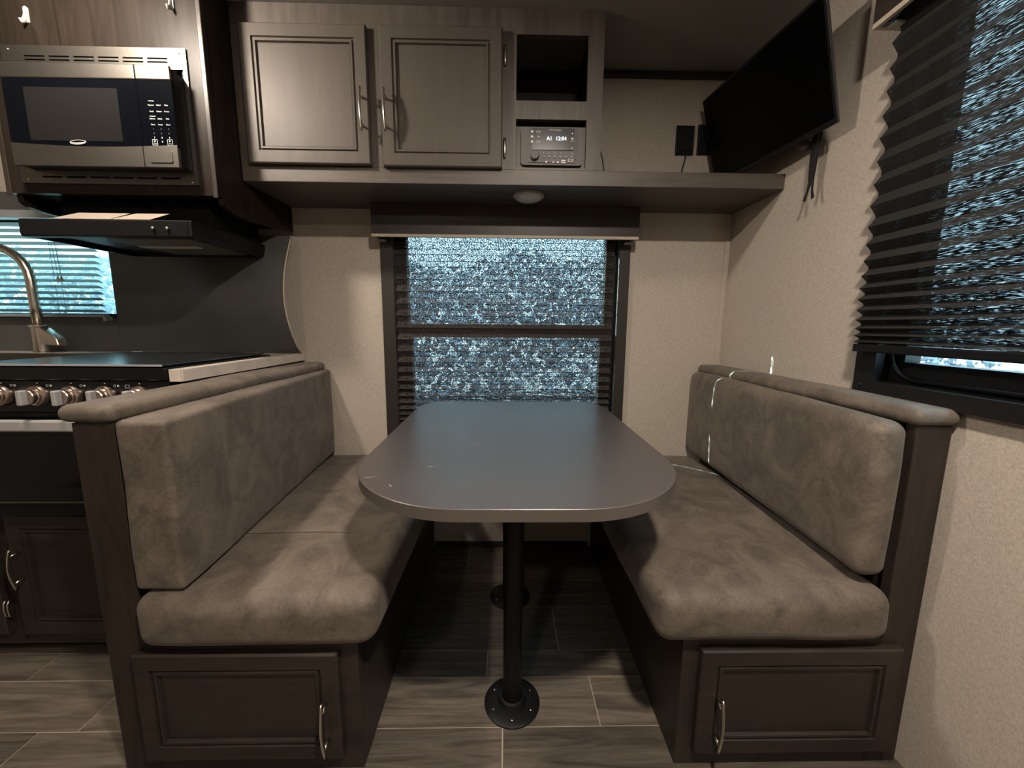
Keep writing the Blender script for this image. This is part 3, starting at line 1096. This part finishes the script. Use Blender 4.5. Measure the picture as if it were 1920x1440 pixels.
# ================================================================ RANGE HOOD
rh = thing('range_hood', 'black slim range hood under the microwave cabinet', 'range hood', (-1.235, 1.5, 1.33))
X0, X1 = -1.495, -.972
prof = [(1.302, 1.382), (1.298, 1.378), (1.298, 1.334), (1.302, 1.330), (1.33, 1.330), (1.33, 1.345), (1.665, 1.345), (1.665, 1.330), (1.675, 1.330), (1.68, 1.36), (1.68, 1.382)]
obj('shell', prism(B(), prof, 'x', X0 + .012, X1 - .012), black_pl, rh)
pside = [(1.304, 1.382), (1.300, 1.378), (1.300, 1.334), (1.304, 1.330), (1.675, 1.330), (1.68, 1.36), (1.68, 1.382)]
obj('side_cheek', prism(B(), pside, 'x', X1 - .0119, X1), black_pl, rh)
obj('side_cheek', prism(B(), pside, 'x', X0, X0 + .0119), black_pl, rh)
obj('fan_housing', bx(X0 + .03, X1 - .006, 1.40, 1.66, 1.383, 1.466, bev=.004), black_mt, rh)
fl = obj('filter', slab('z', -1.30, -1.02, 1.345, 1.64, 1.3335, 1.3445, []), plain('grey_filter', (.16, .15, .12), .6, metal=.4, noise_amt=.4, noise_scale=220), rh)
obj('light_lens', bx(-1.28, -1.08, 1.455, 1.485, 1.329, 1.3334, bev=.001), lens_m, rh)
for x in (-1.086, -1.042):
    obj('switch', lathe(B(), (x, 1.2979, 1.356), (0, -1, 0), [(.0055, 0), (.005, .007), (.003, .009), (0, .009)], 12), chrome, rh, smooth=True)
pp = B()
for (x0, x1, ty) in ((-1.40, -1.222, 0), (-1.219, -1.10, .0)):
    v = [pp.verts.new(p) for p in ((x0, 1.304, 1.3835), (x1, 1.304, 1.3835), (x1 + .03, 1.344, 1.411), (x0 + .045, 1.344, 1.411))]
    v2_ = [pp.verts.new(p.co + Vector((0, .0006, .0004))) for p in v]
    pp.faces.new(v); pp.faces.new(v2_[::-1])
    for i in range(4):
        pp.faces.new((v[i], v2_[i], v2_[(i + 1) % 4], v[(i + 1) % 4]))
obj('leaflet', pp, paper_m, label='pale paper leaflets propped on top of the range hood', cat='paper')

# ================================================================ KITCHEN RUN
bm = B()
nz, nx = 16, 20
zs = [.9405 + (1.462 - .9405) * i / nz for i in range(nz + 1)]


def bowf(x, z):
    t = (z - .9405) / .5215
    e = max(0., min(1., (x + 1.66) / .70))
    e = e * e * (3 - 2 * e)
    amp = (.042 + .105 * math.sin(math.pi * min(1, t ** .9))) * e
    return D - .012 - amp - .004 * math.sin(x * 23 + z * 9) * e


def sheet(x0, x1, z0, z1, nx_, nz_, th):
    bm = B()
    f, b2 = [], []
    for i in range(nx_ + 1):
        x = x0 + (x1 - x0) * i / nx_
        f.append([bm.verts.new((x, bowf(x, z0 + (z1 - z0) * j / nz_), z0 + (z1 - z0) * j / nz_)) for j in range(nz_ + 1)])
        b2.append([bm.verts.new((x, bowf(x, z0 + (z1 - z0) * j / nz_) + th, z0 + (z1 - z0) * j / nz_)) for j in range(nz_ + 1)])
    for i in range(nx_):
        for j in range(nz_):
            bm.faces.new((f[i][j], f[i + 1][j], f[i + 1][j + 1], f[i][j + 1]))
            bm.faces.new((b2[i][j], b2[i][j + 1], b2[i + 1][j + 1], b2[i + 1][j]))
    for i in range(nx_):
        for j in (0, nz_):
            bm.faces.new((f[i][j], b2[i][j], b2[i + 1][j], f[i + 1][j]))
    for j in range(nz_):
        for i in (0, nx_):
            bm.faces.new((f[i][j], f[i][j + 1], b2[i][j + 1], b2[i][j]))
    return bm


bs = thing('backsplash', 'dark grey padded vinyl backsplash bowing off the kitchen wall', 'backsplash', (-1.9, D - .01, .941))
obj('padding', sheet(-1.69, -.889, .9405, 1.4265, 26, 18, .006), splash_m, bs, smooth=True, autosmooth=50)
obj('padding', slab('y', XL + .002, -1.6905, .9405, 1.60, D - .0125, D - .001, [(KW[0], -1.6906, KW[2], KW[3])]), splash_m, bs)
ed = B()
e0 = []
for j in range(19):
    z = .9405 + .486 * j / 18
    e0.append(Vector((-.8855, bowf(-.889, z) + .003, z)))
tube(ed, e0, .0036, 6)
obj('edge_piping', ed, cream, bs, smooth=True)

# counter
ct = thing('countertop', 'pale marble-look kitchen countertop around range and sink', 'countertop', (-1.9, 1.45, .905))
Zc = .940
obj('top', slab('z', XL + .002, -.900, 1.106, D - .001, .906, Zc, [(-1.502, -.932, 1.05, 1.60), (-2.32, -1.60, 1.19, 1.60)]), marble, ct)
obj('edge_strip', bx(-.8998, -.896, 1.108, D - .003, .906, Zc, bev=.001), marble, ct)
sk = thing('sink', 'stainless drop-in kitchen sink below the faucet', 'sink', (-1.96, 1.4, .80))
obj('rim', slab('z', -2.335, -1.585, 1.175, 1.615, Zc + .0005, Zc + .004, [(-2.305, -1.615, 1.205, 1.585)]), steel, sk)
obj('basin', slab('z', -2.305, -1.615, 1.205, 1.585, .80, Zc, [(-2.300, -1.620, 1.21, 1.58)]), steel, sk)
obj('basin_floor', bx(-2.299, -1.621, 1.211, 1.579, .80, .803), steel, sk)
obj('drain', lathe(B(), (-1.95, 1.4, .8031), (0, 0, 1), [(.04, 0), (.038, .002), (.025, .001), (0, .001)], 24), chrome, sk, smooth=True)

fc = thing('faucet', 'brushed nickel high arc kitchen faucet with side lever', 'faucet', (-1.945, 1.70, Zc))
fx, fy = -1.945, 1.70
obj('body', lathe(B(), (fx, fy, Zc + .0003), (0, 0, 1), [(.028, 0), (.028, .003), (.0235, .006), (.0235, .104), (.030, .108), (.030, .112), (.018, .114), (0, .114)], 28), chrome, fc, smooth=True, autosmooth=40)
pts = [(fx, fy, Zc + .112), (fx, fy, Zc + .20), (fx, fy, 1.235)]
R_ = .130
for i in range(1, 13):
    a = math.pi * i / 12
    pts.append((fx - R_ + R_ * math.cos(a), fy - .0, 1.235 + R_ * math.sin(a)))
obj('spout', tube(B(), pts, .0165, 16), chrome, fc, smooth=True)
obj('spray_head', lathe(B(), (fx - 2 * R_, fy, 1.234), (0, 0, -1), [(.017, 0), (.019, .01), (.021, .09), (.018, .10), (0, .10)], 20), chrome, fc, smooth=True, autosmooth=40)
bm = B()
prism(bm, [(fx + .012, Zc + .104), (fx + .030, Zc + .104), (fx + .088, Zc + .060), (fx + .094, Zc + .030), (fx + .02, Zc + .036)], 'y', fy - .022, fy + .016)
bmesh.ops.bevel(bm, geom=bm.edges[:], offset=.003, segments=2, affect='EDGES')
obj('lever', bm, chrome, fc, smooth=True, autosmooth=40)

# range
rg = thing('gas_range', 'black gas range with five nickel knobs and glass cover', 'range', (-1.217, 1.35, .5))
RX0, RX1 = -1.499, -.936
obj('body', bx(RX0, RX1, 1.124, 1.595, .50, .905), black_pl, rg)
obj('front_lip', bx(RX0, RX1, 1.100, 1.5985, .9085, .945, bev=.004), black_en, rg)
obj('control_panel', bx(RX0, RX1, 1.108, 1.1235, .816, .9080, bev=.003), black_en, rg)
obj('panel_base', bx(RX0, RX1, 1.112, 1.1235, .800, .8155, bev=.002), black_pl, rg)
gcov = obj('glass_cover', bx(RX0 + .004, RX1 - .010, 1.104, 1.575, .9485, .9535, bev=.001), plain('smoked_glass', (.012, .016, .020), .22, spec=1.0), rg)
obj('edge_highlight', bx(RX0 + .004, RX1 - .010, 1.1020, 1.1037, .9483, .9537), steel_b, gcov)  # bright strip stands in for the highlight along the glass edge
for x in (-1.44, -1.0):
    obj('hinge', bx(x - .022, x + .022, 1.576, 1.595, .9455, .9555, bev=.002), chrome, gcov)
for (x, y0) in ((-1.35, 1.24), (-1.08, 1.24), (-1.215, 1.46)):
    pass
kxs = [-1.395, -1.297, -1.205, -1.113, -1.018]
for i, x in enumerate(kxs):
    z0 = .865
    kb = obj('knob', lathe(B(), (x, 1.1079, z0), (0, -1, 0), [(.029, 0), (.029, .006), (.0265, .012), (.0225, .014), (.0225, .019), (.0205, .021), (.0205, .030), (.019, .032), (0, .032)], 32), knob_m, rg, smooth=True, autosmooth=35)
    g = bx(x - .0065, x + .0065, 1.1079 - .050, 1.1079 - .031, z0 - .0205, z0 + .0205, bev=.003)
    if i == 0:
        bmesh.ops.rotate(g, verts=g.verts, cent=Vector((x, 1.07, z0)), matrix=Matrix.Rotation(math.radians(48), 3, 'Y'))
    obj('grip', g, steel_b, kb)
    obj('position_dot', lathe(B(), (x, 1.1079, z0 + .0345), (0, -1, 0), [(.0018, 0), (.0018, .0004), (0, .0004)], 8), white_print, rg)
    bm = B()
    xs_ = x + .036 if i < 4 else x - .034
    if i < 4:
        lathe(bm, (xs_, 1.1079, z0 + .028), (0, -1, 0), [(.0032, 0), (.0032, .0004), (0, .0004)], 10)
        tube(bm, [(xs_ - .0095 + .0032 * math.cos(a), 1.1076, z0 + .028 + .0032 * math.sin(a)) for a in [math.pi * 2 * q / 12 for q in range(13)]], .0005, 4, caps=False)
        obj('burner_mark', bm, white_print, rg)
    else:
        obj('oven_mark', slab('y', xs_ - .006, xs_ + .006, z0 + .022, z0 + .031, 1.1073, 1.1078, [(xs_ - .005, xs_ + .005, z0 + .023, z0 + .030)]), white_print, rg)
bm = bx(RX0 + .006, RX1 - .006, 1.076, 1.094, .768, .800, bev=.005)
hd = obj('oven_handle', bm, steel_b, rg)
dr = obj('oven_door', bx(RX0 + .002, RX1 - .002, 1.098, 1.1235, .5565, .799, bev=.003), black_en, rg)
obj('door_glass', bx(RX0 + .05, RX1 - .05, 1.0965, 1.0978, .60, .755), glass_blk, dr)
obj('bottom_trim', bx(RX0 + .002, RX1 - .002, 1.100, 1.1235, .5505, .5555), steel, rg)
obj('kick_panel', bx(RX0 + .002, RX1 - .002, 1.112, 1.1235, .506, .5495), black_pl, rg)

# base cabinets
bc = thing('kitchen_cabinet', 'dark wood kitchen base cabinet below the range', 'cabinet', (-1.2, 1.48, 0))
obj('carcass', bx(-1.535, -.910, 1.172, D - .001, .035, .499), wood_x, bc)
obj('side_panel', bx(-.9309, -.910, 1.135, D - .001, .4995, .904), wood_z, bc)
obj('toe_kick', bx(-1.535, -.910, 1.205, D - .01, .0005, .034), black_mt, bc)
d = obj('door', panel_door(-1.520, -.955, .083, .488, 1.150, .0215, .045), wood_x, bc)
bow_handle(-1.487, .258, .388, 1.150, d, wid=.012)
bc2 = thing('kitchen_cabinet', 'dark wood kitchen base cabinet at the far left under the sink', 'cabinet', (-2.2, 1.48, 0))
obj('carcass', slab('z', XL + .002, -1.537, 1.172, D - .001, .035, .798, []), wood_x, bc2)
obj('front_rail', bx(XL + .002, -1.503, 1.130, 1.171, .80, .904), wood_x, bc2)
obj('toe_kick', bx(XL + .002, -1.537, 1.205, D - .01, .0005, .034), black_mt, bc2)
d = obj('door', panel_door(-2.15, -1.572, .083, .74, 1.150, .0215, .045), wood_x, bc2)
for zc_ in (.17, .64):
    bm = B()
    for xx in (-1.568, -1.556):
        tube(bm, [(xx, 1.158, zc_ - .030), (xx, 1.152, zc_ - .02), (xx, 1.150, zc_), (xx, 1.152, zc_ + .02), (xx, 1.158, zc_ + .030)], .003, 8)
    obj('hinge', bm, chrome, d, smooth=True)


# ================================================================ DINETTE BENCHES
def bench(side):
    s = side
    if s < 0:
        lab = 'dark wood dinette bench base on the left beside the range'
        xo, xi = -.905, -.336       # outer face, aisle face
        post = (-.905, -.818)
        pan = (-.9045, -.866)
        dx = (-.838, -.378)
        hx = -.408
        cap = (-.925, -.806)
        clab = 'rounded suede cap along the top of the left bench panel'
    else:
        lab = 'dark wood dinette bench base against the right wall'
        xo, xi = .986, .424
        post = (.900, .980)
        pan = (.932, .980)
        dx = (.462, .938)
        hx = .505
        cap = (.884, .988)
        clab = 'rounded suede cap along the top of the right bench panel'
    t = thing('dinette_bench', lab, 'bench', ((xo + xi) / 2, 1.3, 0))
    obj('end_post', bx(*post, .820, .845, .0005, .860, bev=.002), wood_z, t)
    obj('back_panel', bx(*pan, .8455, D - .001, .0005, .860), wood_y, t)
    inner = post[1] if s < 0 else post[0]
    a, c = sorted((inner + (.0003 if s < 0 else -.0003), xi))
    obj('face_frame', slab('y', a, c, .0005, .345, .820, .838, []), wood_x, t)
    obj('aisle_panel', bx(*sorted((xi, xi + (-.016 if s < 0 else .016))), .8385, D - .001, .0005, .345), wood_y, t)
    a2, c2 = sorted((inner, xi + (-.0165 if s < 0 else .0165)))
    obj('seat_board', bx(a2, c2, .8385, D - .001, .330, .345), wood_y, t)
    d = obj('door', panel_door(*dx, .048, .328, .8005, .019, .040), wood_x, t)
    bow_handle(hx, .083, .222, .8005, d, wid=.012)
    obj('cap', rounded(cap[0], cap[1], .806, D - .002, .8605, .898, .018, puff=(.003, .0, .006), jit=.002), suede_m, t, smooth=True, label=clab)
    return t


bench(-1)
bench(1)

kL = lambda v: Vector((v.x - .083 * (v.y - .82), v.y, v.z))
o = obj('seat_cushion', rounded(-.815, -.285, .788, D - .004, .3465, .474, .038, puff=(.006, .006, .010), jit=.004, n=18), suede_m, smooth=True,
        label='brown suede seat cushion on the left dinette bench', cat='cushion', group='seat cushions')
obj('seam', tube(B(), [(-.79 + .49 * i / 30, 1.06, .4755 + .0085 * (1 - ((i - 15) / 15) ** 2)) for i in range(31)], .0014, 6), seam_m, o)
o = obj('back_cushion', rounded(-.814, -.708, .812, D - .004, .480, .866, .012, puff=(.006, .004, .004), jit=.003, n=16, fn=lambda v: Vector((v.x - .055 * (v.y - .82) - (.025 * max(0, (v.y - .9)) if v.x > -.76 else 0), v.y, v.z))), suede_m, smooth=True,
        label='upright brown suede back cushion on the left dinette bench', cat='cushion', group='back cushions')
o = obj('seat_cushion', rounded(.352, .896, .792, D - .004, .3465, .474, .038, puff=(.006, .006, .010), jit=.004, n=18), suede_m, smooth=True,
        label='brown suede seat cushion on the right dinette bench', cat='cushion', group='seat cushions')
o = obj('back_cushion', rounded(.812, .886, .812, D - .004, .498, .868, .030, puff=(.006, .004, .004), jit=.003, n=16, fn=lambda v: Vector((v.x + .040 * (v.y - .82), v.y, v.z))), suede_m, smooth=True,
        label='upright brown suede back cushion on the right dinette bench by the wall', cat='cushion', group='back cushions')

# ================================================================ TABLE
tb = thing('dinette_table', 'dark laminate dinette table with rounded corners on black legs', 'table', (.03, 1.2, 0))


def table_outline(ins=0.):
    xa, xb, ya, yb = -.362 + ins, .430 - ins, .703 + ins, 1.766 - ins
    pts = []

    def corner(cx, cy, rx, ry, a0, n):
        for i in range(n + 1):
            a = math.radians(a0 + 90 * i / n)
            pts.append((cx + rx * math.cos(a), cy + ry * math.sin(a)))
    corner(xb - .085, yb - .15, .085, .15, 0, 12)
    corner(xa + .085, yb - .15, .085, .15, 90, 12)
    corner(xa + .28, ya + .30, .28, .30, 180, 22)
    corner(xb - .28, ya + .30, .28, .30, 270, 22)
    return pts


obj('tabletop', prism(B(), table_outline(.0012), 'z', .700, .7250), table_m, tb)
ro = table_outline()
ri = table_outline(.0011)
bm = B()
levels_ = [(ri, .7252), (ro, .7240), (ro, .6990), (ri, .6985)]
ringsv = [[bm.verts.new((p[0], p[1], z)) for p in o_] for o_, z in levels_]
for a, c in zip(ringsv, ringsv[1:] + ringsv[:1]):
    for i in range(len(a)):
        j = (i + 1) % len(a)
        bm.faces.new((a[i], a[j], c[j], c[i]))
obj('edge_band', bm, table_e, tb, smooth=True, autosmooth=40)
# chips on the edge
chip = B()
for (cx, cy, l_, ang) in ((-.305, .862, .012, .3), (-.245, .815, .007, -.9), (-.18, .93, .010, .5), (-.08, 1.12, .008, .2)):
    v = []
    for i in range(8):
        a = math.pi * 2 * i / 8
        q = Vector((l_ * math.cos(a), .0016 * math.sin(a), 0))
        q.rotate(Matrix.Rotation(ang, 3, 'Z'))
        v.append(chip.verts.new((cx + q.x, cy + q.y, .72515)))
    chip.faces.new(v)
OPEN.add(id(chip))
obj('scratches', chip, cream, tb)
for (px_, py_) in ((.027, .985), (.027, 1.43)):
    lg = obj('leg', lathe(B(), (px_, py_, .012), (0, 0, 1), [(.0255, 0), (.0262, .30), (.0285, .335), (.0285, .655)], 28), black_pl, tb, smooth=True, autosmooth=40)
    obj('floor_plate', lathe(B(), (px_, py_, .0003), (0, 0, 1), [(.079, 0), (.079, .004), (.070, .008), (.040, .010), (.034, .022), (.0275, .024), (.0275, .0)], 40), black_pl, lg, smooth=True, autosmooth=30)
    bm = B()
    for i in range(6):
        a = math.pi / 3 * i + .5
        lathe(bm, (px_ + .060 * math.cos(a), py_ + .060 * math.sin(a), .0088), (0, 0, 1), [(.004, 0), (.003, .0015), (0, .002)], 8)
    obj('screw', bm, chrome, lg, smooth=True)
    obj('top_plate', lathe(B(), (px_, py_, .6983), (0, 0, -1), [(.079, 0), (.079, .003), (.036, .008), (.031, .030), (.0287, .030)], 32), black_pl, lg, smooth=True, autosmooth=30)

# ================================================================ CEILING LIGHTS
for i, (p, e, r, lk) in enumerate(LAMPS):
    lab = ('round ceiling light over the kitchen, above the range front', 'round ceiling light above the aisle in front of the table', 'added round ceiling fill light, unseen in the aisle behind the viewer')[i]
    t = thing('ceiling_light', lab, 'light', (p[0], p[1], ZC - .02))  # last fixture is made up to go with the added fill
    obj('rim', slab('z', p[0] - .085, p[0] + .085, p[1] - .085, p[1] + .085, ZC - .012, ZC - .0005, []), white_pl, t) if False else obj('rim', lathe(B(), (p[0], p[1], ZC - .0005), (0, 0, -1), [(.080, 0), (.080, .010), (.072, .014), (.062, .014)], 36), white_pl, t, smooth=True, autosmooth=40)
    obj('diffuser', lathe(B(), (p[0], p[1], ZC - .011), (0, 0, -1), [(.0615, 0), (.0615, .004), (0, .004)], 32), led_m, t)
